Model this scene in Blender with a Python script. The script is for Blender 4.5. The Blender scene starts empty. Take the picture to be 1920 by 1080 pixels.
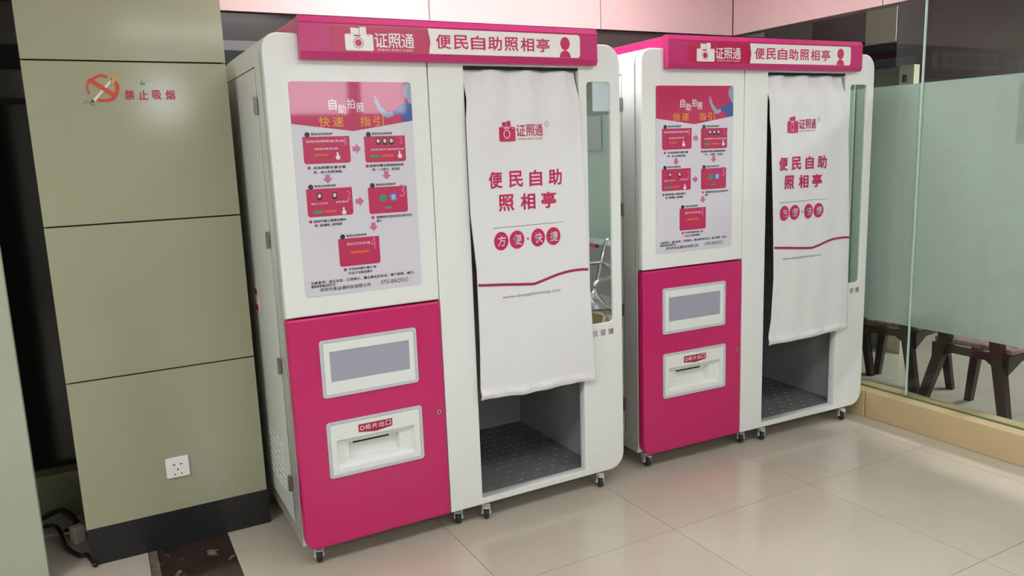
import bpy, bmesh, math, random
from mathutils import Matrix, Vector
random.seed(7)
scene = bpy.context.scene
COL = scene.collection
PI = math.pi

# ------------------------------------------------------------------ camera
cam_d = bpy.data.cameras.new('camera'); cam = bpy.data.objects.new('camera', cam_d); COL.objects.link(cam)
cam_d.sensor_width = 36.0; cam_d.lens = 1452.9 / 1920 * 36.0; cam_d.clip_start = 0.02
r_, u_, f_ = Vector((0.87741, -0.47837, -0.03628)), Vector((0.11459, 0.13554, 0.98412)), Vector((0.46586, 0.86763, -0.17374))
cam.matrix_world = Matrix(((r_.x, u_.x, -f_.x, -0.5768), (r_.y, u_.y, -f_.y, -2.8168), (r_.z, u_.z, -f_.z, 1.5675), (0, 0, 0, 1)))
scene.camera = cam

# ------------------------------------------------------------------ world, exposure
world = bpy.data.worlds.new('world'); scene.world = world; world.use_nodes = True
world.node_tree.nodes['Background'].inputs[0].default_value = (0.75, 0.85, 1.0, 1)
world.node_tree.nodes['Background'].inputs[1].default_value = 0.15
vs = scene.view_settings
vs.view_transform = 'Standard'; vs.look = 'None'; vs.gamma = 1.0; vs.use_curve_mapping = False
vs.exposure = 0.04
L_OVER, L_ROOM, L_SIDE, L_WIN = 26.0, 9.6, 64.0, 8.5     # ceiling panel over the booths, lobby panels, side-room panels, daylit windows

# ------------------------------------------------------------------ materials
def lin(c):
    return tuple(((v / 255) / 12.92 if v / 255 <= 0.04045 else ((v / 255 + 0.055) / 1.055) ** 2.4) for v in c) + (1.0,)
MATS = {}
def mat(name, rgb, rough=0.5, metal=0.0, coat=0.0, var=0.0, vscale=6.0, bump=0.0, bscale=60.0, rgb2=None, spec=0.5):
    if name in MATS: return MATS[name]
    m = bpy.data.materials.new(name); m.use_nodes = True; nt = m.node_tree
    b = nt.nodes['Principled BSDF']
    b.inputs['Base Color'].default_value = lin(rgb); b.inputs['Roughness'].default_value = rough
    b.inputs['Metallic'].default_value = metal; b.inputs['Coat Weight'].default_value = coat
    b.inputs['Coat Roughness'].default_value = 0.04; b.inputs['Specular IOR Level'].default_value = spec
    tc = nt.nodes.new('ShaderNodeTexCoord')
    if var > 0 or rgb2:
        n = nt.nodes.new('ShaderNodeTexNoise'); n.inputs['Scale'].default_value = vscale; n.inputs['Detail'].default_value = 6
        nt.links.new(tc.outputs['Object'], n.inputs['Vector'])
        rp = nt.nodes.new('ShaderNodeValToRGB')
        rp.color_ramp.elements[0].position = 0.3; rp.color_ramp.elements[1].position = 0.7
        c = lin(rgb); c2 = lin(rgb2) if rgb2 else tuple(v * (1 - var) for v in c[:3]) + (1,)
        rp.color_ramp.elements[0].color = c2; rp.color_ramp.elements[1].color = c
        nt.links.new(n.outputs['Fac'], rp.inputs['Fac']); nt.links.new(rp.outputs['Color'], b.inputs['Base Color'])
    if bump > 0:
        n2 = nt.nodes.new('ShaderNodeTexNoise'); n2.inputs['Scale'].default_value = bscale; n2.inputs['Detail'].default_value = 3
        nt.links.new(tc.outputs['Object'], n2.inputs['Vector'])
        bp = nt.nodes.new('ShaderNodeBump'); bp.inputs['Strength'].default_value = bump; bp.inputs['Distance'].default_value = 0.01
        nt.links.new(n2.outputs['Fac'], bp.inputs['Height']); nt.links.new(bp.outputs['Normal'], b.inputs['Normal'])
    MATS[name] = m
    return m
def emit(name, rgb, s):
    m = bpy.data.materials.new(name); m.use_nodes = True; nt = m.node_tree; nt.nodes.clear()
    o = nt.nodes.new('ShaderNodeOutputMaterial'); e = nt.nodes.new('ShaderNodeEmission')
    e.inputs[0].default_value = lin(rgb); e.inputs[1].default_value = s
    nt.links.new(e.outputs[0], o.inputs[0]); return m
def glass_mat(name, tint, refl=1.0):
    m = bpy.data.materials.new(name); m.use_nodes = True; nt = m.node_tree; nt.nodes.clear()
    o = nt.nodes.new('ShaderNodeOutputMaterial'); mx = nt.nodes.new('ShaderNodeMixShader')
    t = nt.nodes.new('ShaderNodeBsdfTransparent'); g = nt.nodes.new('ShaderNodeBsdfGlossy'); fr = nt.nodes.new('ShaderNodeFresnel')
    t.inputs[0].default_value = tint; g.inputs[0].default_value = (refl, refl, refl, 1); g.inputs['Roughness'].default_value = 0.01
    fr.inputs[0].default_value = 1.42
    ge = nt.nodes.new('ShaderNodeNewGeometry'); iv = nt.nodes.new('ShaderNodeMath'); iv.operation = 'SUBTRACT'; iv.inputs[0].default_value = 1.0
    ml = nt.nodes.new('ShaderNodeMath'); ml.operation = 'MULTIPLY'      # the pane mirrors once, on its front face
    nt.links.new(ge.outputs['Backfacing'], iv.inputs[1]); nt.links.new(fr.outputs[0], ml.inputs[0]); nt.links.new(iv.outputs[0], ml.inputs[1])
    nt.links.new(ml.outputs[0], mx.inputs[0]); nt.links.new(t.outputs[0], mx.inputs[1]); nt.links.new(g.outputs[0], mx.inputs[2])
    nt.links.new(mx.outputs[0], o.inputs[0]); return m
def frost_mat(name, diff, trans, refr):
    m = bpy.data.materials.new(name); m.use_nodes = True; nt = m.node_tree; nt.nodes.clear()
    o = nt.nodes.new('ShaderNodeOutputMaterial')
    d = nt.nodes.new('ShaderNodeBsdfDiffuse'); d.inputs[0].default_value = lin(diff)
    t = nt.nodes.new('ShaderNodeBsdfTranslucent'); t.inputs[0].default_value = lin(trans)
    rf = nt.nodes.new('ShaderNodeBsdfRefraction'); rf.inputs[0].default_value = lin(refr); rf.inputs['Roughness'].default_value = 0.45; rf.inputs['IOR'].default_value = 1.05
    a = nt.nodes.new('ShaderNodeMixShader'); a.inputs[0].default_value = 0.4
    b = nt.nodes.new('ShaderNodeMixShader'); b.inputs[0].default_value = 0.22
    nt.links.new(d.outputs[0], a.inputs[1]); nt.links.new(t.outputs[0], a.inputs[2])
    nt.links.new(a.outputs[0], b.inputs[1]); nt.links.new(rf.outputs[0], b.inputs[2]); nt.links.new(b.outputs[0], o.inputs[0]); return m

M_WHITE = mat('booth white enamel', (230, 233, 229), 0.32, coat=0.15, bump=0.02, bscale=25)
M_MAG = mat('magenta enamel', (198, 24, 102), 0.3, coat=0.22)
M_MAGROOF = mat('magenta roof enamel', (198, 44, 116), 0.3, coat=0.25)
M_PRINT = mat('magenta print', (200, 30, 92), 0.4)
M_SIGN = mat('sign magenta', (194, 28, 86), 0.25, coat=0.5)
M_SIGNW = mat('sign white', (240, 238, 234), 0.25, coat=0.5)
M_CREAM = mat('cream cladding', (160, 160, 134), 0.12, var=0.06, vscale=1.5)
M_BULK = mat('bulkhead cream with pink bounce', (226, 202, 196), 0.3, var=0.04, vscale=1.5)  # cream, with the pink bounce off the magenta roofs put into the colour
M_JOINT = mat('dark joint', (22, 22, 20), 0.8)
M_SKIRT = mat('black skirting', (24, 23, 26), 0.35)
M_STEEL = mat('hinge steel', (150, 150, 150), 0.3, metal=1.0)
M_CHROME = mat('chrome', (225, 225, 225), 0.08, metal=1.0)
M_INNER = mat('dark grey cabin lining', (160, 160, 162), 0.6)
M_TREAD = mat('dark tread plate', (112, 112, 112), 0.55)
M_RUBBER = mat('caster rubber', (40, 38, 38), 0.5)
M_CAST = mat('caster zinc', (196, 196, 194), 0.4, metal=0.1)
M_BLACK = mat('black', (14, 14, 14), 0.6)
M_CLOTH = mat('white curtain cloth', (238, 238, 238), 0.9, bump=0.08, bscale=220)
def translucent_cloth(m, f):
    nt = m.node_tree; b = nt.nodes['Principled BSDF']; o = nt.nodes['Material Output']
    t = nt.nodes.new('ShaderNodeBsdfTranslucent'); t.inputs[0].default_value = (0.8, 0.8, 0.8, 1); mx = nt.nodes.new('ShaderNodeMixShader'); mx.inputs[0].default_value = f
    nt.links.new(b.outputs[0], mx.inputs[1]); nt.links.new(t.outputs[0], mx.inputs[2]); nt.links.new(mx.outputs[0], o.inputs[0])
translucent_cloth(M_CLOTH, 0.12)
M_GREY = mat('grey print', (120, 118, 116), 0.6)
M_RIM = mat('pale grey bezel', (196, 198, 204), 0.35)
M_LCD = mat('unlit screen', (160, 163, 178), 0.25, coat=0.3)
M_MIRROR = mat('mirror silver', (225, 232, 230), 0.015, metal=1.0)

# ------------------------------------------------------------------ object helpers
def link(name, me, m=None, parent=None, label=None):
    o = bpy.data.objects.new(name, me); COL.objects.link(o)
    if m is not None: me.materials.clear(); me.materials.append(m)
    if parent is not None: o.parent = parent
    if label: o['label'] = label
    return o
def thing(name, label, cat, loc=(0, 0, 0), rz=0.0, group=None):
    o = bpy.data.objects.new(name, None); COL.objects.link(o); o.empty_display_size = 0.1
    o.location = loc; o.rotation_euler = (0, 0, rz); return tag(o, label, cat, group)
def tag(o, label, cat, group=None):
    o['label'] = label; o['category'] = cat
    if group: o['group'] = group
    return o
def struct(name, label=None):
    o = bpy.data.objects.new(name, None); COL.objects.link(o); o['kind'] = 'structure'
    if label: o['label'] = label
    return o
def bm_mesh(bm, smooth=False):
    me = bpy.data.meshes.new('mesh'); bmesh.ops.recalc_face_normals(bm, faces=bm.faces[:]); bm.to_mesh(me); bm.free()
    if smooth:
        for p in me.polygons: p.use_smooth = True
    return me
def add_box(bm, a, b, bev=0.0):
    r = bmesh.ops.create_cube(bm, size=1.0)
    vs_ = r['verts']
    for v in vs_:
        v.co = Vector([a[i] + (v.co[i] + 0.5) * (b[i] - a[i]) for i in range(3)])
    if bev > 0:
        ed = {e for v in vs_ for e in v.link_edges}
        bmesh.ops.bevel(bm, geom=list(ed), offset=bev, segments=2, affect='EDGES', profile=0.5)
def box(name, a, b, m, parent=None, bev=0.0, label=None):
    bm = bmesh.new(); add_box(bm, a, b, bev); return link(name, bm_mesh(bm), m, parent, label)
def add_tube(bm, pts, r, n=10, caps=True):
    pts = [Vector(p) for p in pts]; rings = []
    up = Vector((0, 0, 1))
    for i, p in enumerate(pts):
        d = (pts[min(i + 1, len(pts) - 1)] - pts[max(i - 1, 0)]).normalized()
        s = d.cross(up)
        if s.length < 1e-3: s = d.cross(Vector((0, 1, 0)))
        s.normalize(); t = s.cross(d)
        rr = r[i] if isinstance(r, (list, tuple)) else r
        rings.append([bm.verts.new(p + (s * math.cos(2 * PI * k / n) + t * math.sin(2 * PI * k / n)) * rr) for k in range(n)])
    for a, b in zip(rings, rings[1:]):
        for k in range(n): bm.faces.new((a[k], a[(k + 1) % n], b[(k + 1) % n], b[k]))
    if caps: bm.faces.new(rings[0][::-1]); bm.faces.new(rings[-1])
def tube(name, pts, r, m, parent=None, n=10, label=None):
    bm = bmesh.new(); add_tube(bm, pts, r, n); return link(name, bm_mesh(bm, True), m, parent, label)
def smooth_path(pts, k=6):
    P = [Vector(p) for p in pts]; out = []
    for i in range(len(P) - 1):
        a, b, c, d = P[max(i - 1, 0)], P[i], P[i + 1], P[min(i + 2, len(P) - 1)]
        for j in range(k):
            t = j / k
            out.append(0.5 * ((2 * b) + (c - a) * t + (2 * a - 5 * b + 4 * c - d) * t * t + (3 * b - a - 3 * c + d) * t ** 3))
    return out + [P[-1]]
# flat outlines live in (u, v); u -> x, v -> z, front faces -y
def rrect(x0, x1, z0, z1, r=0.0, n=6):
    rs = r if isinstance(r, (list, tuple)) else [r] * 4      # bl, br, tr, tl
    out = []
    for (cx, cz, sx, sz, a0), rr in zip(((x0, z0, 1, 1, PI), (x1, z0, -1, 1, 1.5 * PI), (x1, z1, -1, -1, 0), (x0, z1, 1, -1, 0.5 * PI)), rs):
        if rr <= 0: out.append((cx, cz)); continue
        for k in range(n + 1):
            a = a0 + 0.5 * PI * k / n
            out.append((cx + sx * rr + rr * math.cos(a), cz + sz * rr + rr * math.sin(a)))
    return out
def circ(cx, cz, r, n=24, rz=None):
    rz = rz or r
    return [(cx + r * math.cos(2 * PI * k / n), cz + rz * math.sin(2 * PI * k / n)) for k in range(n)]
def outline_mesh(outlines, depth=0.0, bevel=0.0, y=0.0):
    """filled outlines with holes; front surface at y, body behind it"""
    cu = bpy.data.curves.new('outline', 'CURVE'); cu.dimensions = '2D'; cu.fill_mode = 'BOTH' if depth > 0 else 'FRONT'
    cu.extrude = max(depth / 2 - bevel, 0.0); cu.bevel_depth = bevel; cu.bevel_resolution = 2; cu.offset = -bevel
    for pts in outlines:
        s = cu.splines.new('POLY'); s.points.add(len(pts) - 1); s.use_cyclic_u = True
        for p, (x, z) in zip(s.points, pts): p.co = (x, z, 0, 1)
    o = bpy.data.objects.new('tmp', cu); me = bpy.data.meshes.new_from_object(o)
    bpy.data.objects.remove(o); bpy.data.curves.remove(cu)
    for v in me.vertices: v.co = Vector((v.co.x, -v.co.z + depth / 2 + y, v.co.y))
    me.materials.clear(); return me
def plate(name, outlines, m, parent=None, depth=0.0, bevel=0.0, y=0.0, label=None):
    return link(name, outline_mesh(outlines, depth, bevel, y), m, parent, label)
TXT = {}
def text_mesh(s, x0, x1, z0, z1, y=0.0, bold=0.0, shear=0.0):
    cu = bpy.data.curves.new('text', 'FONT'); cu.body = s; cu.resolution_u = 2; cu.shear = shear; cu.fill_mode = 'FRONT'
    o = bpy.data.objects.new('tmp', cu); me = bpy.data.meshes.new_from_object(o)
    bpy.data.objects.remove(o); bpy.data.curves.remove(cu)
    xs = [v.co.x for v in me.vertices]; zs = [v.co.y for v in me.vertices]
    ax, bx, az, bz = min(xs), max(xs), min(zs), max(zs)
    for v in me.vertices:
        v.co = Vector((x0 + (v.co.x - ax) / (bx - ax) * (x1 - x0), y, z0 + (v.co.y - az) / (bz - az) * (z1 - z0)))
    me.materials.clear()
    if bold > 0:                      # heavier strokes: the same glyph laid again a hair aside
        sx, sz = (x1 - x0) / max(len(s), 1) * bold, (z1 - z0) * bold; mes = [me]
        for k, (a, b) in enumerate(((1, 0), (-1, 0), (0, 1), (0, -1), (0.7, 0.7), (-0.7, -0.7), (0.7, -0.7), (-0.7, 0.7))):
            m2 = me.copy()
            for v in m2.vertices: v.co += Vector((a * sx, -0.00004 * (k + 1), b * sz))
            mes.append(m2)
        me = join_meshes(mes)
    return me
def join_meshes(mes):
    bm = bmesh.new()
    for me in mes: bm.from_mesh(me)
    out = bpy.data.meshes.new('mesh'); bm.to_mesh(out); bm.free()
    for me in mes: bpy.data.meshes.remove(me)
    return out
def chars(s, x0, x1, z0, z1, y=0.0, bold=0.0, gap=0.22):
    """characters set one by one in even cells, each its own box"""
    n = len(s); w = (x1 - x0) / (n + gap * (n - 1)); out = []
    for i, c in enumerate(s):
        if c == ' ': continue
        a = x0 + i * w * (1 + gap); out.append(text_mesh(c, a, a + w, z0, z1, y, bold))
    return join_meshes(out)
def plates(name, outlines, m, parent, **kw):
    return [plate(name, [o], m, parent, **kw) for o in outlines]
def letters(name, s, m, parent, x0, x1, z0, z1, y=0.0, bold=0.0, gap=0.22, wrap=None):
    n = len(s); w = (x1 - x0) / (n + gap * (n - 1))
    for i, c in enumerate(s):
        if c == ' ': continue
        a = x0 + i * w * (1 + gap); me = text_mesh(c, a, a + w, z0, z1, y, bold)
        link(name, wrap(me) if wrap else me, m, parent)
def copy_tree(o, parent=None):
    c = o.copy(); COL.objects.link(c); c.parent = parent
    for ch in list(o.children): copy_tree(ch, c)
    return c

# ================================================================== THE ROOM
CEIL, GX, BACK, REAR, LEFT = 2.85, 3.256, 1.13, -6.6, -4.4
# ---- floor: polished tiles of 0.8 m with a marble strip
M_TILE = mat('polished beige tile', (194, 185, 170), 0.15, rgb2=(186, 177, 161), vscale=2.2)
M_TILE.node_tree.nodes['Principled BSDF'].inputs['Specular IOR Level'].default_value = 0.6
M_MARBLE = mat('dark brown marble', (34, 26, 22), 0.15)
def marble():
    nt = M_MARBLE.node_tree; b = nt.nodes['Principled BSDF']; tc = nt.nodes.new('ShaderNodeTexCoord')
    n = nt.nodes.new('ShaderNodeTexNoise'); n.inputs['Scale'].default_value = 9; n.inputs['Detail'].default_value = 10; n.inputs['Distortion'].default_value = 1.6
    rp = nt.nodes.new('ShaderNodeValToRGB'); e = rp.color_ramp.elements
    e[0].position = 0.35; e[0].color = lin((30, 22, 20)); e[1].position = 0.72; e[1].color = lin((140, 118, 100))
    k = e.new(0.5); k.color = lin((58, 42, 36)); k = e.new(0.6); k.color = lin((44, 32, 28))
    nt.links.new(tc.outputs['Object'], n.inputs['Vector']); nt.links.new(n.outputs['Fac'], rp.inputs['Fac']); nt.links.new(rp.outputs['Color'], b.inputs['Base Color'])
marble()
M_GROUT = mat('grout', (110, 96, 78), 0.8)
floor = box('floor', (LEFT, REAR, -0.1), (7.0, 2.4, -0.012), M_GROUT); floor['kind'] = 'structure'
tile_me = {}
def tile(x0, x1, y0, y1, m, name='tile'):
    g = 0.0012
    key = (round(x1 - x0, 3), round(y1 - y0, 3), m.name)
    if key not in tile_me:
        bm = bmesh.new(); w, d = (x1 - x0) / 2 - g, (y1 - y0) / 2 - g
        add_box(bm, (-w, -d, -0.012), (w, d, 0.0)); 
        me = bm_mesh(bm); me.materials.append(m); tile_me[key] = me
    o = bpy.data.objects.new(name, tile_me[key]); COL.objects.link(o); o.parent = floor
    o.location = ((x0 + x1) / 2, (y0 + y1) / 2, 0.0)
xs_cols = [(-0.22, 0.596), (0.596, 1.396), (1.396, 2.196), (2.196, 2.996), (2.996, 3.30)]
xs_cols += [(3.30 + 0.8 * k, 4.10 + 0.8 * k) for k in range(4)]
xs_cols += [(-0.53 - 0.8 * (k + 1), -0.53 - 0.8 * k) for k in range(5)]
rows = [(-0.487 + 0.8 * k, 0.313 + 0.8 * k) for k in range(-7, 3)]
for y0, y1 in rows:
    for x0, x1 in xs_cols: tile(max(x0, LEFT), x1, y0, y1, M_TILE)
    tile(-0.495, -0.22, y0, y1, M_MARBLE, 'marble_strip')
    tile(-0.53, -0.495, y0, y1, mat('pebbled edge strip', (132, 126, 106), 0.4, rgb2=(70, 64, 52), vscale=60), 'edge_strip')

# ---- ceiling, lobby walls behind the camera
M_WALLP = mat('painted wall', (214, 212, 200), 0.7)
M_CEIL = mat('white ceiling', (226, 226, 220), 0.8)
c = box('ceiling', (LEFT, REAR, CEIL), (7.0, 2.4, CEIL + 0.1), M_CEIL); c['kind'] = 'structure'
c = box('wall_west', (LEFT - 0.1, REAR, 0), (LEFT, 2.4, CEIL), M_WALLP); c['kind'] = 'structure'
WINS = ((-3.4, -2.6), (-2.5, -1.7), (0.1, 0.62), (1.55, 2.36), (2.46, 3.1))
wr = plate('wall_rear', [rrect(LEFT, 7.0, 0, CEIL)] + [rrect(a, b, 2.06, 2.64) for a, b in WINS], M_WALLP, None, depth=0.12, y=REAR - 0.12)
wr['kind'] = 'structure'
M_DAY = emit('daylit window pane', (236, 244, 255), L_WIN)
for i, (a, b) in enumerate(WINS):
    w = box('window_%d' % (i + 1), (a + 0.03, REAR - 0.09, 2.09), (b - 0.03, REAR - 0.08, 2.61), M_DAY); w['kind'] = 'structure'
    plate('window_frame', [rrect(a, b, 2.06, 2.64), rrect(a + 0.03, b - 0.03, 2.09, 2.61)], M_WHITE, w, depth=0.05, y=REAR - 0.075)

# ---- ceiling light panels (the lamps of the place, plus one added over the farther booth)
def light_panel(x, y, lab, s, sx=0.6, sy=0.6, rgb=(250, 253, 255), grp='ceiling light panels'):
    t = thing('ceiling_light', lab, 'ceiling light', (x, y, CEIL), 0, grp)
    m = emit('light diffuser', rgb, s)
    box('diffuser', (-sx / 2 + 0.02, -sy / 2 + 0.02, -0.012), (sx / 2 - 0.02, sy / 2 - 0.02, -0.004), m, t)
    bm = bmesh.new()
    for a, b in (((-sx / 2, -sy / 2), (sx / 2, -sy / 2 + 0.02)), ((-sx / 2, sy / 2 - 0.02), (sx / 2, sy / 2)), ((-sx / 2, -sy / 2 + 0.02), (-sx / 2 + 0.02, sy / 2 - 0.02)), ((sx / 2 - 0.02, -sy / 2 + 0.02), (sx / 2, sy / 2 - 0.02))):
        add_box(bm, (a[0], a[1], -0.018), (b[0], b[1], 0.0))
    link('frame', bm_mesh(bm), M_WHITE, t); return t
light_panel(0.75, 0.3, 'square ceiling light panel right above the nearer photo booth', L_OVER)
light_panel(2.0, 0.3, 'added square ceiling light panel right above the farther photo booth', L_OVER * 0.7)  # added panel, no known lamp; brightens the bulkhead on this side
for x, y, lab in ((-2.6, -1.6, 'lobby ceiling light panel near the west wall, front row'), (0.4, -1.9, 'lobby ceiling light panel above the camera side of the first booth'),
                  (2.2, -1.7, 'lobby ceiling light panel nearest the frosted glass wall, front row'), (-2.6, -4.6, 'lobby ceiling light panel near the west wall, rear row'),
                  (0.4, -4.6, 'middle lobby ceiling light panel in the rear row'), (2.2, -4.6, 'lobby ceiling light panel nearest the glass wall, rear row')):
    light_panel(x, y, lab, L_ROOM * (3.3 if x < -2 and y > -3 else 1.0), 1.2, 0.6)
for x, y, lab in ((5.2, -0.6, 'ceiling light panel in the side room near its dark chairs'), (5.2, -3.6, 'ceiling light panel in the side room, far from the booths')):
    light_panel(x, y, lab, L_SIDE, 0.6, 0.6)

# ---- pillar left of the booths, clad in cream panels
PX0, PX1, PY = -0.735, -0.041, 0.51
pil = box('wall_pillar', (PX0 + 0.012, PY + 0.012, 0), (PX1 - 0.012, 1.3, CEIL), M_JOINT); pil['kind'] = 'structure'
for z0, z1 in ((0.155, 0.751), (0.757, 1.349), (1.355, 1.948), (1.954, 2.55), (2.556, CEIL)):
    box('cladding_panel', (PX0, PY, z0), (PX1, PY + 0.012, z1), M_CREAM, pil)
    box('cladding_panel', (PX1 - 0.012, PY + 0.0125, z0), (PX1, 1.3, z1), M_CREAM, pil)
    box('cladding_panel', (PX0, PY + 0.0125, z0), (PX0 + 0.012, 1.3, z1), M_CREAM, pil)
sk = box('baseboard_pillar', (PX0 + 0.003, PY + 0.0005, 0.0), (PX1 + 0.004, 1.3, 0.1545), M_SKIRT); sk['kind'] = 'structure'
# pale partition at the left edge of the view
wl = box('wall_left', (-2.2, 0.44, 0), (-0.875, 0.49, CEIL), mat('pale partition', (172, 178, 158), 0.6, var=0.1, vscale=2.0)); wl['kind'] = 'structure'

# ---- bulkhead above the glass walls: cream panels, pink bounce in their colour, with dark joints
bk = box('trim_1', (LEFT, BACK + 0.012, 2.262), (GX + 0.3, BACK + 0.5, CEIL), mat('soffit brown', (96, 78, 72), 0.5)); bk['kind'] = 'structure'
jx = [PX1 - 1.1 * 3 + 0.03, -2.2, -1.1, 0.01, 1.109, 2.205, GX - 0.002]
for a, b in zip(jx[1:], jx[2:]):
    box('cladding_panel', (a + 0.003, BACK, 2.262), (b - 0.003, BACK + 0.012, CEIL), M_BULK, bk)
bs = box('trim_2', (GX + 0.012, REAR, 2.262), (GX + 0.1, BACK + 0.012, CEIL), mat('soffit brown', (96, 78, 72), 0.5)); bs['kind'] = 'structure'
jy = [BACK - 0.001, 0.028, -1.07, -2.17, -3.27, -4.37, -5.47, REAR]
for a, b in zip(jy, jy[1:]):
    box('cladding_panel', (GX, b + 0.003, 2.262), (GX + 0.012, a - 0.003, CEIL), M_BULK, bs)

# ---- side glass wall: kerb slabs, clear panes, frosted film
M_KERB = mat('yellow cream kerb', (206, 184, 142), 0.2, var=0.07, vscale=3)
M_GLASS = glass_mat('clear glass', (0.93, 0.97, 0.95, 1))
M_FROST = frost_mat('frosted film', (212, 217, 212), (208, 215, 210), (215, 226, 220))
M_EDGE = mat('glass edge', (196, 222, 206), 0.2)
wrt = struct('wall_right')
ky = [BACK - 0.03, -0.032, -1.132, -2.232, -3.332, -4.432, -5.532, REAR]
for a, b in zip(ky, ky[1:]):
    box('kerb_slab', (3.173, b + 0.0025, 0.0), (3.35, a - 0.0025, 0.155), M_KERB, wrt, bev=0.004)
box('kerb_core', (3.182, REAR, 0.0), (3.345, BACK - 0.03, 0.147), M_JOINT, wrt)
gy = [BACK, -0.222, -1.62, -3.02, -4.42, -5.82, REAR]
for a, b in zip(gy, gy[1:]):
    box('glass_pane', (GX, b + 0.003, 0.156), (GX + 0.01, a - 0.003, 2.262), M_GLASS, wrt)
    box('frosted_film', (GX + 0.0115, b + 0.004, 0.55), (GX + 0.0125, a - 0.004, 1.838), M_FROST, wrt)
    box('glass_joint', (GX - 0.0015, b - 0.003, 0.156), (GX + 0.011, b + 0.003, 2.262), M_EDGE, wrt)
box('glass_bead', (GX - 0.012, REAR, 0.155), (GX - 0.002, BACK, 0.163), mat('green silicone bead', (96, 112, 84), 0.4), wrt)

# ---- back glass wall behind the booths, the dark of the unlit space put into its pane colours
wb = struct('wall_back')
M_DGLASS = mat('filmed glass unlit tone', (30, 38, 36), 0.12)
M_DSTRIP = mat('dark transom', (22, 24, 24), 0.5)
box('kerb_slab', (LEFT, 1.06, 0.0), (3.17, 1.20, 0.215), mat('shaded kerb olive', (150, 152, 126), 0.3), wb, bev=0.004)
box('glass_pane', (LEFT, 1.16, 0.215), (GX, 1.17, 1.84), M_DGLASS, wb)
box('transom', (LEFT, 1.145, 1.84), (GX, 1.18, 1.866), M_DSTRIP, wb)
box('clear_strip', (LEFT, 1.16, 1.866), (GX, 1.17, 1.985), mat('grey clear strip', (92, 96, 94), 0.2), wb)
box('transom', (LEFT, 1.145, 1.985), (GX, 1.18, 2.085), M_DSTRIP, wb)
box('clear_strip', (LEFT, 1.16, 2.085), (GX, 1.17, 2.132), mat('pale strip', (118, 122, 120), 0.3), wb)
box('glass_pane', (LEFT, 1.16, 2.132), (GX, 1.17, 2.262), mat('dark top glass', (70, 66, 64), 0.15), wb)

# ---- side room seen through the glass
wf = box('wall_far', (6.9, REAR, 0), (7.0, 2.4, CEIL), mat('side room wall', (110, 110, 106), 0.7)); wf['kind'] = 'structure'
wn = box('wall_north', (GX + 0.02, 2.3, 0), (7.0, 2.4, CEIL), mat('side room wall grey', (88, 88, 84), 0.7)); wn['kind'] = 'structure'
t2 = box('trim_3', (4.55, 0.86, 2.06), (4.85, 1.6, CEIL), M_DSTRIP); t2['kind'] = 'structure'
box('cladding_panel', (4.54, 0.865, 2.232), (4.549, 1.112, CEIL), mat('cream beam', (226, 224, 196), 0.5), t2)
d1 = box('door_1', (4.5, 0.685, 0.0), (4.56, 0.795, 2.055), mat('cream door leaf', (206, 202, 170), 0.5)); d1['kind'] = 'structure'
box('door_handle', (4.47, 0.735, 1.94), (4.4995, 0.75, 1.99), M_BLACK, d1)
d2 = box('door_2', (4.52, 0.80, 0.0), (4.58, 1.0, 2.05), mat('olive door jamb', (120, 124, 98), 0.5)); d2['kind'] = 'structure'
c3 = box('wall_divider', (6.0, 0.2, 1.95), (6.06, 2.3, CEIL), mat('side room bulkhead', (104, 100, 96), 0.6)); c3['kind'] = 'structure'

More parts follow.
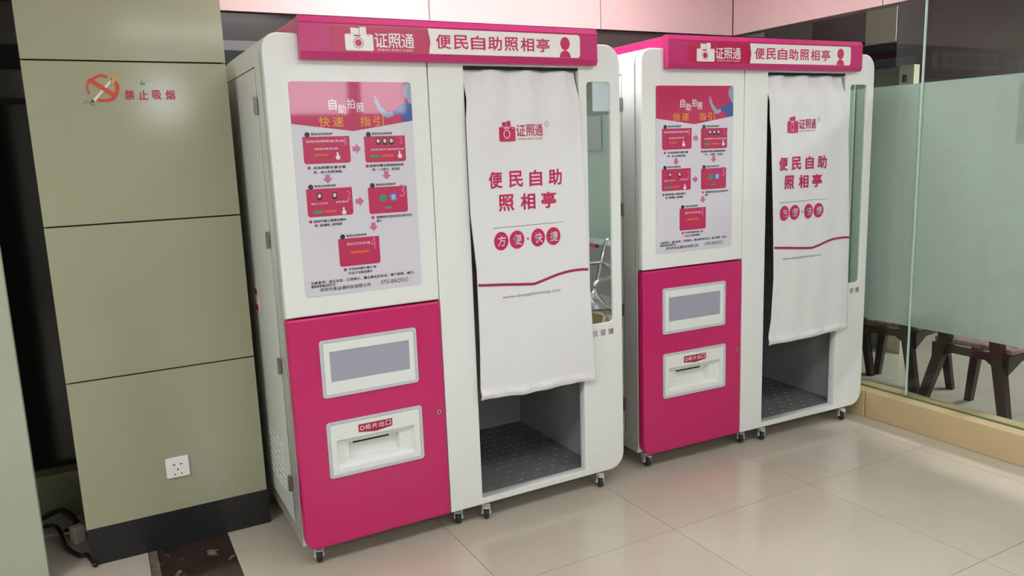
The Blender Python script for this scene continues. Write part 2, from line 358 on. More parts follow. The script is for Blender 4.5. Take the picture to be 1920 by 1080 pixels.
# ================================================================== PHOTO BOOTH
W, H, ZB, XS, ZD, D = 1.502, 2.0, 0.082, 0.605, 0.993, 0.80
OX0, OX1, OZ, OT = 0.756, 1.290, 0.110, 1.902
def build_booth():
    B = thing('photo_booth', '', 'photo booth')
    B['group'] = 'self-service photo booths'
    # --- carcass
    def side_profile(x0, x1):
        bm = bmesh.new(); add_box(bm, (x0, 0.046, ZB), (x1, D, H)); return bm
    # left side with rounded top shoulder
    def shoulder(x_out, sgn, r):
        pts = [(x_out, ZB)] + [(x_out + sgn * (r - r * math.cos(a)), H - r + r * math.sin(a)) for a in [0.5 * PI * k / 6 for k in range(7)]]
        inn = [(p[0] + sgn * 0.02, p[1]) if i == 0 else (x_out + sgn * (r - (r - 0.02) * math.cos(0.5 * PI * (i - 1) / 6)), H - r + (r - 0.02) * math.sin(0.5 * PI * (i - 1) / 6)) for i, p in enumerate(pts)]
        loop = pts + inn[::-1]
        return loop if sgn < 0 else loop
    ls = plate('side_panel', [shoulder(0.0, 1, 0.055)], M_WHITE, B, depth=D - 0.05, y=0.05)
    rs = plate('side_panel', [shoulder(W, -1, 0.075)], M_WHITE, B, depth=D - 0.05, y=0.05)
    box('top_panel', (0.055, 0.05, H - 0.02), (W - 0.075, D, H - 0.0005), M_WHITE, B)
    box('back_panel', (0.02, D - 0.02, ZB), (W - 0.02, D - 0.0005, H - 0.055), M_WHITE, B)
    box('bottom_panel', (0.02, 0.052, ZB), (W - 0.02, D - 0.02, ZB + 0.02), M_WHITE, B)
    # access door on the side: hairline seam, hinges, vent slots
    bm = bmesh.new()
    add_box(bm, (-0.0006, 0.155, 1.896), (0.0002, D, 1.9005)); add_box(bm, (-0.0006, 0.153, 0.16), (0.0002, 0.156, 1.9005)); add_box(bm, (-0.0006, 0.0505, ZB + 0.02), (0.0002, 0.0535, H - 0.06))
    link('seam', bm_mesh(bm), mat('seam shadow grey', (96, 96, 92), 0.7), ls)
    box('access_door', (-0.0022, 0.162, 0.14), (0.0, D - 0.02, 1.892), M_WHITE, ls, bev=0.0008)
    hb = bmesh.new()
    add_box(hb, (-0.008, -0.016, -0.03), (0.0, -0.002, 0.03), 0.0015); add_box(hb, (-0.008, 0.002, -0.03), (0.0, 0.016, 0.03), 0.0015)
    add_tube(hb, [(-0.008, 0, -0.032), (-0.008, 0, 0.032)], 0.0045, 8)
    for zz in (-0.02, 0.0, 0.02):
        add_box(hb, (-0.0095, -0.012, zz - 0.003), (-0.008, -0.006, zz + 0.003)); add_box(hb, (-0.0095, 0.006, zz - 0.003), (-0.008, 0.012, zz + 0.003))
    hm = bm_mesh(hb); hm.materials.append(M_STEEL)
    for z in (1.763, 1.273, 0.785, 0.306):
        h = bpy.data.objects.new('hinge', hm); COL.objects.link(h); h.parent = ls; h.location = (-0.0022, 0.160, z)
    bm = bmesh.new()
    for i in range(8):
        for j in range(4):
            z = 0.425 - i * 0.028; y0 = 0.26 + j * 0.075 + (0.012 if i % 2 else 0)
            add_box(bm, (-0.004, y0, z), (-0.0018, y0 + 0.05, z + 0.008), 0.001)
    link('vent_louvres', bm_mesh(bm), mat('louvre white', (244, 244, 240), 0.4), ls)['kind'] = 'stuff'
    # --- poster door (upper left)
    plate('poster_door', [rrect(0.0, XS, ZD + 0.002, H, [0.008, 0.004, 0.0, 0.055])], M_WHITE, B, depth=0.046, bevel=0.006, y=0.0)
    # --- magenta service door (lower left)
    sd = plate('service_door', [rrect(0.0, XS - 0.001, ZB, ZD - 0.004, [0.05, 0.004, 0.006, 0.006]), rrect(0.125, 0.487, 0.367, 0.566, 0.004)], M_MAG, B, depth=0.046, bevel=0.007, y=-0.004, label='magenta service door')
    # display bezel
    bz = plate('screen_bezel', [rrect(0.110, 0.495, 0.675, 0.899, 0.012), rrect(0.122, 0.483, 0.687, 0.887, 0.006)], M_RIM, B, depth=0.008, bevel=0.002, y=-0.010, label='pale grey bezel round the screen')
    plate('screen_surround', [rrect(0.1225, 0.4825, 0.6875, 0.8865, 0.005), rrect(0.146, 0.461, 0.735, 0.852)], M_WHITE, bz, depth=0.005, bevel=0.001, y=-0.009)
    plate('screen', [rrect(0.1465, 0.4605, 0.7355, 0.8515)], M_LCD, bz, depth=0.0015, y=-0.0065, label='blank grey screen')
    # photo outlet
    oz_ = plate('outlet_bezel', [rrect(0.112, 0.500, 0.354, 0.578, 0.012), rrect(0.124, 0.488, 0.366, 0.566, 0.006)], M_RIM, B, depth=0.008, bevel=0.002, y=-0.010, label='pale grey bezel round the photo outlet')
    plate('outlet_surround', [rrect(0.1245, 0.4875, 0.3665, 0.5655, 0.005), rrect(0.147, 0.464, 0.388, 0.502, 0.004)], M_WHITE, oz_, depth=0.006, bevel=0.0015, y=-0.009)
    # sloped recess and outlet tray
    bm = bmesh.new()
    def quad(a, b, c_, d): bm.faces.new([bm.verts.new(p) for p in (a, b, c_, d)])
    R0 = ((0.147, 0.502), (0.464, 0.502), (0.464, 0.388), (0.147, 0.388)); R1 = ((0.155, 0.494), (0.452, 0.494), (0.452, 0.397), (0.155, 0.397)); R2 = ((0.198, 0.480), (0.405, 0.480), (0.405, 0.409), (0.198, 0.409)); R3 = ((0.206, 0.474), (0.398, 0.474), (0.398, 0.414), (0.206, 0.414))
    for Ra, ya, Rb, yb in ((R0, -0.004, R1, 0.010), (R1, 0.010, R2, 0.012), (R2, 0.012, R3, 0.040)):
        for k in range(4):
            a, b = Ra[k], Ra[(k + 1) % 4]; c_, d = Rb[(k + 1) % 4], Rb[k]
            quad((a[0], ya, a[1]), (b[0], ya, b[1]), (c_[0], yb, c_[1]), (d[0], yb, d[1]))
    quad((0.206, 0.040, 0.474), (0.398, 0.040, 0.474), (0.398, 0.040, 0.414), (0.206, 0.040, 0.414))
    link('outlet_tray', bm_mesh(bm), M_WHITE, oz_)
    box('outlet_slit', (0.222, 0.030, 0.466), (0.368, 0.0395, 0.4725), M_BLACK, oz_)
    plate('outlet_label', [[(0.235, 0.520), (0.304, 0.511), (0.372, 0.520), (0.373, 0.550), (0.235, 0.550)]], mat('dark red label', (168, 22, 62), 0.4), oz_, depth=0.0008, y=-0.0102, label='dark red label with white lettering')
    letters('character', '相片出口', M_SIGNW, oz_, 0.262, 0.366, 0.525, 0.545, -0.0108, 0.008, 0.35)
    ic = plate('label_icon', [circ(0.250, 0.534, 0.009, 14), circ(0.250, 0.534, 0.006, 14)], M_SIGNW, oz_, y=-0.0108)
    bm = bmesh.new(); add_tube(bm, [(0.574, -0.004, 0.535), (0.574, -0.010, 0.535)], 0.0085, 16); lk = link('lock', bm_mesh(bm, False), M_CHROME, B, 'small chrome cam lock')
    bm = bmesh.new(); add_tube(bm, [(0.574, -0.0101, 0.535), (0.574, -0.012, 0.535)], 0.0045, 12); link('keyway', bm_mesh(bm), M_BLACK, lk)
    # --- entrance panel with doorway and mirror window
    plate('entrance_panel', [rrect(XS + 0.003, W, ZB, H, [0.004, 0.075, 0.075, 0.0]), rrect(OX0, OX1, OZ, OT), rrect(1.330, 1.453, 0.789, 1.845, 0.016)], M_WHITE, B, depth=0.046, bevel=0.003, y=0.0)
    plate('mirror', [rrect(1.322, 1.461, 0.781, 1.853, 0.016)], M_MIRROR, B, depth=0.004, y=0.008, label='narrow upright mirror with rounded corners')
    link('mirror_lettering', chars('仪容镜', 1.337, 1.452, 0.732, 0.760, -0.0006, 0.01, 0.5), mat('brown red print', (120, 60, 62), 0.5), B)
    # --- cabin lining and tread plate
    bm = bmesh.new()
    for a, b in (((0.62, 0.05, 0.105), (0.64, D - 0.03, H - 0.03)), ((1.36, 0.05, 0.105), (1.38, D - 0.03, H - 0.03)), ((0.64, D - 0.05, 0.105), (1.36, D - 0.03, H - 0.03)), ((0.64, 0.05, H - 0.04), (1.36, D - 0.05, H - 0.03))): add_box(bm, a, b)
    link('cabin_lining', bm_mesh(bm), M_INNER, B, 'dark grey cabin lining')
    tp = box('tread_plate', (0.64, 0.047, 0.104), (1.36, D - 0.05, 0.1105), M_TREAD, B, label='dark tread plate floor')
    bm = bmesh.new()
    for i in range(18):
        for j in range(12):
            cx, cy = 0.665 + i * 0.04, 0.075 + j * 0.055
            ang = PI / 4 if (i + j) % 2 else -PI / 4
            for k in (-1, 0, 1):
                ca, sa = math.cos(ang), math.sin(ang); ox, oy = -sa * k * 0.0085, ca * k * 0.0085
                vs4 = [bm.verts.new((cx + ox + s * ca * 0.014 - t * sa * 0.0025, cy + oy + s * sa * 0.014 + t * ca * 0.0025, 0.1105)) for s, t in ((-1, 0), (0, -1), (1, 0), (0, 1))]
                top = bm.verts.new((cx + ox, cy + oy, 0.1125))
                for q in range(4): bm.faces.new((vs4[q], vs4[(q + 1) % 4], top))
    link('tread_lugs', bm_mesh(bm), M_TREAD, tp)['kind'] = 'stuff'
    bm = bmesh.new()
    for x in (0.785, 1.0, 1.22): add_tube(bm, [(x, 0.062, 0.1105), (x, 0.062, 0.1145)], 0.005, 8)
    link('screw_heads', bm_mesh(bm), M_CHROME, tp)['kind'] = 'stuff'
    # --- magenta roof cap and header
    HX0, HX1, HZ0, HZ1, HY = 0.123, 1.363, 1.909, 2.056, -0.039
    box('roof_cap', (HX0, -0.001, H), (HX1, D - 0.01, HZ1 - 0.004), M_MAGROOF, B, bev=0.003, label='magenta roof cap')
    hd = bmesh.new()
    prof = [(0.0, HZ0), (HY + 0.010, HZ0), (HY, HZ0 + 0.022), (HY + 0.003, HZ0 + 0.026), (HY + 0.003, HZ1 - 0.026), (HY, HZ1 - 0.022), (HY + 0.012, HZ1), (0.0, HZ1)]
    a = [hd.verts.new((HX0, y, z)) for y, z in prof]; b = [hd.verts.new((HX1, y, z)) for y, z in prof]
    for k in range(len(prof)): hd.faces.new((a[k], a[(k + 1) % len(prof)], b[(k + 1) % len(prof)], b[k]))
    hd.faces.new(a); hd.faces.new(b[::-1])
    hdr = link('header', bm_mesh(hd), M_MAGROOF, B, 'magenta sign header')
    yS = HY + 0.003 - 0.0006
    plate('sign_panel', [rrect(0.232, 0.606, 1.936, 2.029, [0.014, 0.0, 0.0, 0.014])], M_SIGN, hdr, y=yS)
    plate('sign_panel', [[(0.604, 1.940), (0.606, 1.975), (0.602, 2.027)] + rrect(0.62, 1.276, 1.938, 2.028, [0, 0.014, 0.014, 0], 5)[6:12][::-1] + []], M_SIGNW, hdr, y=yS - 0.0003) if False else \
        plate('sign_panel', [[(0.601, 1.937), (0.609, 1.980), (0.600, 2.028)] + rrect(0.7, 1.276, 1.937, 2.028, [0, 0.014, 0.014, 0])[1:-1][::-1]], M_SIGNW, hdr, y=yS - 0.0004)
    yT = yS - 0.001
    letters('character', '便民自助照相亭', M_PRINT, hdr, 0.632, 1.128, 1.957, 2.008, yT, 0.02, 0.22)
    plate('person_icon', [circ(1.203, 1.992, 0.023, 24, 0.026), [(1.176, 1.9375)] + [(1.203 + 0.027 * math.cos(t), 1.9375 + 0.028 * math.sin(t)) for t in [PI - PI * k / 14 for k in range(15)]]], M_PRINT, hdr, y=yT)
    hole = 0.0
    plate('camera_logo', [rrect(0.282, 0.386, 1.941, 1.998, 0.006), circ(0.331, 1.968, 0.019), circ(0.331, 1.968, 0.0165), circ(0.331, 1.968, 0.0125), rrect(0.315, 0.341, 1.9895, 1.995, 0.002), rrect(0.364, 0.373, 1.991, 1.993)], M_SIGNW, hdr, y=yT)
    plate('photo_slips', [[(0.304, 1.9985), (0.304, 2.020), (0.335, 2.018), (0.335, 1.9985)], [(0.337, 1.9985), (0.337, 2.023), (0.362, 2.023), (0.362, 1.9985)]], M_SIGNW, hdr, y=yT)
    link('logo_lettering', join_meshes([chars('证照通', 0.392, 0.543, 1.955, 2.004, yT, 0.012, 0.06), text_mesh('ZHENG ZHAO TONG', 0.400, 0.536, 1.9425, 1.950, yT)]), M_SIGNW, hdr)
    # --- casters
    def caster(x, y, rz):
        bm = bmesh.new()
        add_box(bm, (-0.024, -0.024, ZB - 0.004), (0.024, 0.024, ZB), 0.001)
        add_tube(bm, [(0, 0, ZB - 0.012), (0, 0, ZB - 0.004)], 0.016, 14)
        add_box(bm, (-0.016, -0.02, 0.058), (0.016, 0.03, 0.070), 0.003)
        for s in (-1, 1):
            vv = [(s * 0.0125, -0.016, 0.066), (s * 0.0125, 0.026, 0.066), (s * 0.0125, 0.030, 0.024), (s * 0.0125, 0.006, 0.018)]
            f1 = [bm.verts.new(v) for v in vv]; f2 = [bm.verts.new((v[0] + s * 0.0055, v[1], v[2])) for v in vv]
            bm.faces.new(f1); bm.faces.new(f2[::-1])
            for k in range(4): bm.faces.new((f1[k], f1[(k + 1) % 4], f2[(k + 1) % 4], f2[k]))
        add_box(bm, (-0.012, 0.028, 0.056), (0.012, 0.052, 0.062), 0.002)
        cst = link('caster', bm_mesh(bm), M_CAST, B, 'small swivel caster'); cst.location = (x, y, 0); cst.rotation_euler = (0, 0, rz)
        bm = bmesh.new(); add_tube(bm, [(-0.0105, 0.018, 0.027), (-0.007, 0.018, 0.027), (0.007, 0.018, 0.027), (0.0105, 0.018, 0.027)], [0.023, 0.027, 0.027, 0.023], 20)
        link('wheel', bm_mesh(bm), M_RUBBER, cst)
        bm = bmesh.new(); add_tube(bm, [(-0.0215, 0.018, 0.027), (0.0215, 0.018, 0.027)], 0.007, 10)
        link('axle', bm_mesh(bm), M_CAST, cst)
    for x, y, r in ((0.062, 0.075, PI - 0.15), (0.672, 0.07, PI - 0.5), (0.792, 0.045, PI - 0.45), (1.387, 0.04, PI - 0.4), (0.07, 0.70, 0.4), (0.66, 0.70, 2.0), (0.80, 0.71, 0.2), (1.39, 0.71, -0.6)):
        caster(x, y, r)
    # --- poster: printed quick guide behind a glossy sheet
    y0 = -0.0022
    M_PP = mat('poster paper', (214, 210, 220), 0.35, coat=0.8)
    M_PM = mat('poster magenta', (190, 28, 88), 0.35, coat=0.8)
    P = plate('poster', [rrect(0.078, 0.533, 1.067, 1.836, 0.012)], M_PP, B, depth=0.002, y=y0, label='glossy printed instruction poster')
    y1, y2, y3 = y0 - 0.0004, y0 - 0.0007, y0 - 0.001
    plate('printed_banner', [rrect(0.078, 0.533, 1.75, 1.836, [0, 0, 0.012, 0.012])[:1] * 0 + [(0.078, 1.690), (0.30, 1.661), (0.533, 1.695)] + [p for p in rrect(0.078, 0.533, 1.7, 1.836, 0.012)[14:]]], M_PM, P, y=y1)
    cards = ((0.112, 0.283, 1.548, 1.644), (0.338, 0.498, 1.545, 1.641), (0.110, 0.279, 1.358, 1.459), (0.340, 0.494, 1.354, 1.453), (0.213, 0.371, 1.167, 1.271))
    plates('printed_card', [rrect(a, b, c_, d, [0.01, 0.01, 0.001, 0.001]) for a, b, c_, d in cards], M_PM, P, y=y1)
    def arrow(cx, cz, d):
        base = [(-0.009, 0.016), (0.009, 0.016), (0.009, 0.002), (0.019, 0.002), (0.0, -0.016), (-0.019, 0.002), (-0.009, 0.002)]
        return [((cx + u, cz + v) if d == 'd' else (cx - v, cz + u)) for u, v in base]
    plates('printed_arrow', [arrow(0.308, 1.597, 'r'), arrow(0.192, 1.492, 'd'), arrow(0.416, 1.495, 'd'), arrow(0.306, 1.405, 'r'), arrow(0.352, 1.306, 'd')], mat('poster pale pink', (196, 110, 146), 0.35, coat=0.8), P, y=y1)
    M_PK, M_PW, M_PY = mat('poster black', (38, 34, 44), 0.35, coat=0.8), mat('poster white', (232, 226, 232), 0.35, coat=0.8), mat('poster yellow', (226, 158, 40), 0.35, coat=0.8)
    M_PG, M_PO = mat('poster green', (70, 140, 96), 0.35, coat=0.8), mat('poster orange', (214, 92, 52), 0.35, coat=0.8)
    tk = []
    for (a, b, c_, d) in cards: tk.append(text_mesh('智能自拍照相亭', a + 0.032, a + 0.11, d + 0.0045, d + 0.0135, y2, 0.012))
    for s, x0, x1, z in (('点击屏幕任意位置', 0.142, 0.262, 1.534), ('后，进入拍照流程。', 0.142, 0.25, 1.518), ('选择所需证照规格种类', 0.352, 0.487, 1.533), ('例：一寸照片、签证照', 0.362, 0.47, 1.518),
                         ('选择并确认满意的照片', 0.128, 0.25, 1.342), ('或：返回重拍，直到满意', 0.132, 0.232, 1.327), ('选择微信支付或支付宝支付即可打印', 0.366, 0.507, 1.341), ('照片', 0.366, 0.386, 1.327),
                         ('打印好的照片请从“相', 0.245, 0.352, 1.155), ('片出口”处取走照片', 0.242, 0.337, 1.140)):
        tk.append(text_mesh(s, x0, x1, z - 0.005, z + 0.005, y2, 0.02))
    for s, x0, x1, z in (('注意事项：请正坐姿、正视镜头、露出眉毛和耳朵、摘下眼镜、帽子。', 0.100, 0.505, 1.117), ('请保持表情自然打印', 0.100, 0.19, 1.104)):
        tk.append(text_mesh(s, x0, x1, z - 0.0055, z + 0.0055, y2, 0.012))
    tk.append(text_mesh('深圳市易证通科技有限公司', 0.131, 0.325, 1.082, 1.096, y2, 0.006)); tk.append(text_mesh('0755-89629332', 0.366, 0.478, 1.084, 1.100, y2, 0.0))
    link('printed_text', join_meshes(tk), M_PK, P)['kind'] = 'stuff'
    plates('printed_bullet', [circ(a + 0.018, d + 0.007, 0.0095, 16) for a, b, c_, d in cards], M_PK, P, y=y2)
    plates('printed_mark', [circ(x, z, 0.006, 14) for x, z in ((0.128, 1.534), (0.344, 1.533), (0.118, 1.342), (0.352, 1.341), (0.232, 1.155))], M_PM, P, y=y2)
    for c_, x0, x1, z0, z1 in (('自', 0.216, 0.244, 1.738, 1.776), ('助', 0.249, 0.278, 1.722, 1.756), ('拍', 0.284, 0.312, 1.741, 1.776), ('照', 0.317, 0.345, 1.728, 1.761)):
        link('title_character', text_mesh(c_, x0, x1, z0, z1, y2, 0.012), M_PW, P)
    link('printed_small_text', join_meshes([text_mesh(s, x0, x1, z0, z1, y2) for s, x0, x1, z0, z1 in (('自助拍照智能系统', 0.125, 0.262, 1.623, 1.632), ('请触摸屏幕', 0.15, 0.24, 1.597, 1.604), ('选择照片规格种类', 0.36, 0.492, 1.588, 1.595), ('确认打印', 0.125, 0.185, 1.402, 1.409), ('返回重拍', 0.215, 0.262, 1.404, 1.411), ('照片打印中请', 0.245, 0.335, 1.243, 1.254))]), M_PW, P)['kind'] = 'stuff'
    for c_, x0, x1, z0, z1 in (('1', 0.263, 0.271, 1.612, 1.637), ('2', 0.474, 0.488, 1.612, 1.637), ('2', 0.257, 0.273, 1.412, 1.448), ('3', 0.464, 0.486, 1.412, 1.458), ('4', 0.334, 0.358, 1.224, 1.272)):
        link('step_number', text_mesh(c_, x0, x1, z0, z1, y2), mat('poster faint pink', (212, 100, 142), 0.35, coat=0.8), P)
    letters('subtitle_character', '快速 指引', M_PY, P, 0.176, 0.418, 1.678, 1.713, y2, 0.012, 0.3)
    plates('printed_button', [rrect(0.128, 0.168, 1.370, 1.381, 0.004), rrect(0.356, 0.395, 1.563, 1.573, 0.004), rrect(0.402, 0.43, 1.371, 1.379, 0.003), circ(0.398, 1.412, 0.015, 18)], M_PG, P, y=y2)
    plate('printed_blue_badge', [circ(0.438, 1.413, 0.0155, 18)], mat('poster blue badge', (74, 118, 196), 0.35, coat=0.8), P, y=y2)
    link('printed_badge_mark', text_mesh('支', 0.428, 0.448, 1.403, 1.423, y3, 0.01), M_PW, P)
    plates('printed_orange_bar', [rrect(0.15, 0.20, 1.575, 1.583, 0.003), rrect(0.402, 0.452, 1.564, 1.572, 0.003), rrect(0.172, 0.214, 1.371, 1.380, 0.003), rrect(0.258, 0.328, 1.212, 1.222, 0.004)], M_PO, P, y=y2)
    hands = [[(x - 0.003, z + 0.012), (x + 0.003, z + 0.012), (x + 0.004, z), (x + 0.009, z - 0.002), (x + 0.008, z - 0.014), (x - 0.005, z - 0.014), (x - 0.008, z - 0.003), (x - 0.003, z - 0.001)] for x, z in ((0.235, 1.575), (0.473, 1.572), (0.243, 1.375))]
    plates('printed_hand', hands, M_PW, P, y=y3)
    faces_ = [(0.392, 1.622), (0.418, 1.622), (0.444, 1.622), (0.157, 1.432), (0.213, 1.432)]
    plates('printed_portrait', [rrect(x - 0.009, x + 0.009, z - 0.014, z + 0.012, 0.007) for x, z in faces_], M_PK, P, y=y2)
    plates('printed_face', [circ(x, z + 0.001, 0.006, 14, 0.0075) for x, z in faces_], mat('poster face tone', (224, 196, 190), 0.35, coat=0.8), P, y=y3)
    # person pointing at the title, printed
    plate('printed_person_shirt', [[(0.533, 1.762), (0.512, 1.762), (0.487, 1.750), (0.452, 1.728), (0.458, 1.714), (0.488, 1.722), (0.492, 1.690), (0.533, 1.696)]], mat('poster blue shirt', (58, 84, 158), 0.35, coat=0.8), P, y=y2)
    plates('printed_person_skin', [[(0.455, 1.729), (0.434, 1.726), (0.408, 1.752), (0.398, 1.778), (0.386, 1.790), (0.384, 1.782), (0.390, 1.774), (0.383, 1.766), (0.392, 1.756), (0.398, 1.738), (0.418, 1.712), (0.434, 1.706), (0.459, 1.714)],
                                  [(0.533, 1.832), (0.514, 1.833), (0.503, 1.818), (0.502, 1.796), (0.508, 1.780), (0.518, 1.773), (0.518, 1.763), (0.533, 1.755)]], mat('poster cool skin', (150, 160, 186), 0.35, coat=0.8), P, y=y3)
    return B

booth = build_booth()
booth2 = copy_tree(booth)
booth['label'] = 'nearer white and magenta self-service photo booth, beside the cream pillar'
booth2['label'] = 'farther white and magenta self-service photo booth, beside the frosted glass wall'
B2LOC, B2ROT = (1.6499, 0.0383, 0.0), -0.0384
booth2.location = B2LOC; booth2.rotation_euler = (0, 0, B2ROT)
# red printed sticker on the nearer booth's side, only there
stk = box('side_sticker', (-0.0034, 0.50, 0.94), (-0.0023, 0.575, 1.04), mat('sticker white', (226, 220, 214), 0.5), booth, label='white sticker with red print')
bm = bmesh.new(); add_box(bm, (-0.0038, 0.505, 1.012), (-0.00345, 0.57, 1.036)); add_box(bm, (-0.0038, 0.51, 0.944), (-0.00345, 0.57, 0.968)); add_box(bm, (-0.0038, 0.52, 0.985), (-0.00345, 0.526, 1.005))
link('sticker_print', bm_mesh(bm), mat('sticker red', (186, 34, 50), 0.5), stk)

# ------------------------------------------------------------------ curtains hung in the doorways
def interp(tab, z):
    tab = sorted(tab)
    if z <= tab[0][0]: return tab[0][1]
    for (a, va), (b, vb) in zip(tab, tab[1:]):
        if z <= b:
            t = (z - a) / (b - a); return va + (vb - va) * t
    return tab[-1][1]
C1L = [(1.9, .758), (1.775, .758), (1.70, .750), (1.32, .751), (1.1, .767), (.8, .766), (.6, .760), (.54, .758)]; C1R = [(1.9, 1.283), (1.775, 1.286), (1.70, 1.290), (1.056, 1.309), (.6, 1.336), (.53, 1.341)]
C2L = [(1.9, .758), (1.68, .758), (1.62, .767), (1.21, .788), (.88, .801), (.66, .791), (.55, .772), (.525, .776)]; C2R = [(1.9, 1.284), (1.775, 1.286), (1.70, 1.299), (1.06, 1.340), (.54, 1.354)]
def sstep(a, b, x):
    t = max(0.0, min(1.0, (x - a) / (b - a))); return t * t * (3 - 2 * t)
def make_curtain(label, TL, TR, hemf, loc, rz, seed, drift=None):
    ZT = 1.8895
    ox, oz = 1.02, 0.53
    def S(u, z):
        x = interp(TL, z) * (1 - u) + interp(TR, z) * u
        out = sstep(1.885, 1.74, z)
        amp = 0.0075 * sstep(1.45, 1.85, z) * (1 - 0.5 * out) + 0.0022
        y = 0.018 * (1 - out) - 0.017 * out + amp * math.sin(2 * PI * (3.2 * u + 0.35 * math.sin(2.1 * z + seed) + seed)) + 0.0014 * math.sin(2 * PI * (9 * u + seed) + 5 * z) * sstep(1.6, 1.88, z)
        h = hemf(u); d = z - h
        roll = math.exp(-((d - 0.018) / 0.016) ** 2)
        y -= (0.008 + 0.003 * math.sin(23 * u + seed * 3) + 0.002 * math.sin(61 * u)) * roll
        return Vector((x, y, z))
    t = thing('entrance_curtain', label, 'curtain', (0, 0, 0), 0, 'booth entrance curtains')
    R = Matrix.Rotation(rz, 4, 'Z'); off = R @ Vector((ox, 0, oz))
    t.location = Vector(loc) + off; t.rotation_euler = (0, 0, rz)
    O = Vector((ox, 0, oz))
    nu, nv = 72, 150; bm = bmesh.new(); g = []
    for j in range(nv + 1):
        row = []
        for i in range(nu + 1):
            u = i / nu; h = hemf(u); s = j / nv
            z = h + (ZT - h) * (s ** 1.35)
            row.append(bm.verts.new(S(u, z) - O))
        g.append(row)
    for j in range(nv):
        for i in range(nu): bm.faces.new((g[j][i], g[j][i + 1], g[j + 1][i + 1], g[j + 1][i]))
    me = bm_mesh(bm, True); cl = link('cloth', me, M_CLOTH, t)
    so = cl.modifiers.new('thickness', 'SOLIDIFY'); so.thickness = 0.0015; so.offset = 1.0
    def wrap(me, d=0.0028, full=False):
        for v in me.vertices:
            x, z = v.co.x, v.co.z
            if drift and not full:            # the print keeps its own width on the slack cloth
                u = (0.838 + (x - 0.838) * drift[0] + drift[1] - interp(TL, z)) / (interp(TR, z) - interp(TL, z))
            else:
                u = (x - interp(C1L, z)) / (interp(C1R, z) - interp(C1L, z))
            p = S(u, z); v.co = Vector((p.x, p.y - d, z)) - O
        return me
    link('rod', outline_mesh([rrect(0.757 - ox, 1.289 - ox, 1.8905 - oz, 1.9005 - oz)], 0.012, 0, 0.004), M_BLACK, t)
    # camera logo and name
    link('printed_logo', wrap(outline_mesh([rrect(0.892, 0.968, 1.607, 1.664, 0.005), circ(0.929, 1.636, 0.016, 20, 0.018), circ(0.929, 1.636, 0.0115, 18, 0.0135), rrect(0.916, 0.942, 1.657, 1.6625, 0.001), rrect(0.953, 0.961, 1.657, 1.660), [(0.908, 1.666), (0.908, 1.683), (0.927, 1.683), (0.927, 1.666)], [(0.929, 1.666), (0.929, 1.687), (0.947, 1.688), (0.949, 1.666)]])), M_PRINT, t)
    link('printed_name', wrap(join_meshes([chars('证照通', 0.972, 1.098, 1.626, 1.672, 0, 0.01, 0.06), text_mesh('ZHENG ZHAO TONG', 0.976, 1.094, 1.6115, 1.619)])), M_PRINT, t)
    link('printed_registered_mark', wrap(join_meshes([outline_mesh([circ(1.118, 1.672, 0.0115, 20), circ(1.118, 1.672, 0.0098, 20)]), text_mesh('R', 1.1145, 1.1215, 1.668, 1.676)])), M_GREY, t)
    letters('title_character', '便民自助', M_PRINT, t, 0.838, 1.180, 1.423, 1.487, 0, 0.026, 0.55, wrap); letters('title_character', '照相亭', M_PRINT, t, 0.880, 1.150, 1.329, 1.394, 0, 0.026, 0.48, wrap)
    def strip(pts, w):
        top = [(x, z + w / 2) for x, z in pts]; bot = [(x, z - w / 2) for x, z in pts]; bm = bmesh.new()
        for (a, b), (c_, d) in zip(zip(top, top[1:]), zip(bot, bot[1:])):
            bm.faces.new([bm.verts.new((q[0], 0, q[1])) for q in (c_, d, b, a)])
        return bm_mesh(bm)
    link('printed_rule', wrap(strip([(0.846 + k * 0.034, 1.262 + 0.0002 * k) for k in range(11)], 0.002)), M_GREY, t)
    cc = ((0.884, '方'), (0.957, '便'), (1.059, '快'), (1.133, '捷'))
    for x, s in cc:
        dk = link('printed_disc', wrap(outline_mesh([circ(x, 1.207, 0.034, 28, 0.038)])), M_PRINT, t)
        link('disc_character', wrap(text_mesh(s, x - 0.019, x + 0.019, 1.186, 1.228, 0, 0.012), 0.0065), M_CLOTH, dk)
    link('printed_dot', wrap(outline_mesh([circ(1.008, 1.207, 0.005, 12)])), M_PRINT, t)
    pts = [(0.770 + k * 0.0264, 1.036 - 0.0024 * k) for k in range(11)] + [(1.075, 1.021), (1.11, 1.031), (1.147, 1.040), (1.19, 1.0465), (1.235, 1.049), (1.275, 1.049), (1.306, 1.046)]
    link('printed_swoosh', wrap(strip(pts, 0.0115), full=True), mat('dark magenta print', (164, 30, 84), 0.5), t)
    link('printed_web_address', wrap(text_mesh('www.zhengzhaotong.com', 0.880, 1.160, 0.963, 0.979)), M_GREY, t)
    return t
make_curtain('long white printed curtain fully covering the doorway of the nearer photo booth', C1L, C1R, lambda u: 0.548 - 0.010 * u + 0.004 * math.sin(9 * u + 1) + 0.0015 * math.sin(31 * u), (0, 0, 0), 0.0, 0.3)
make_curtain('long white printed curtain hanging askew, leaving a dark gap, in the farther photo booth', C2L, C2R, lambda u: 0.527 + 0.014 * u + 0.003 * math.sin(6 * u + 2), B2LOC, B2ROT, 0.62, (0.96, -0.018))

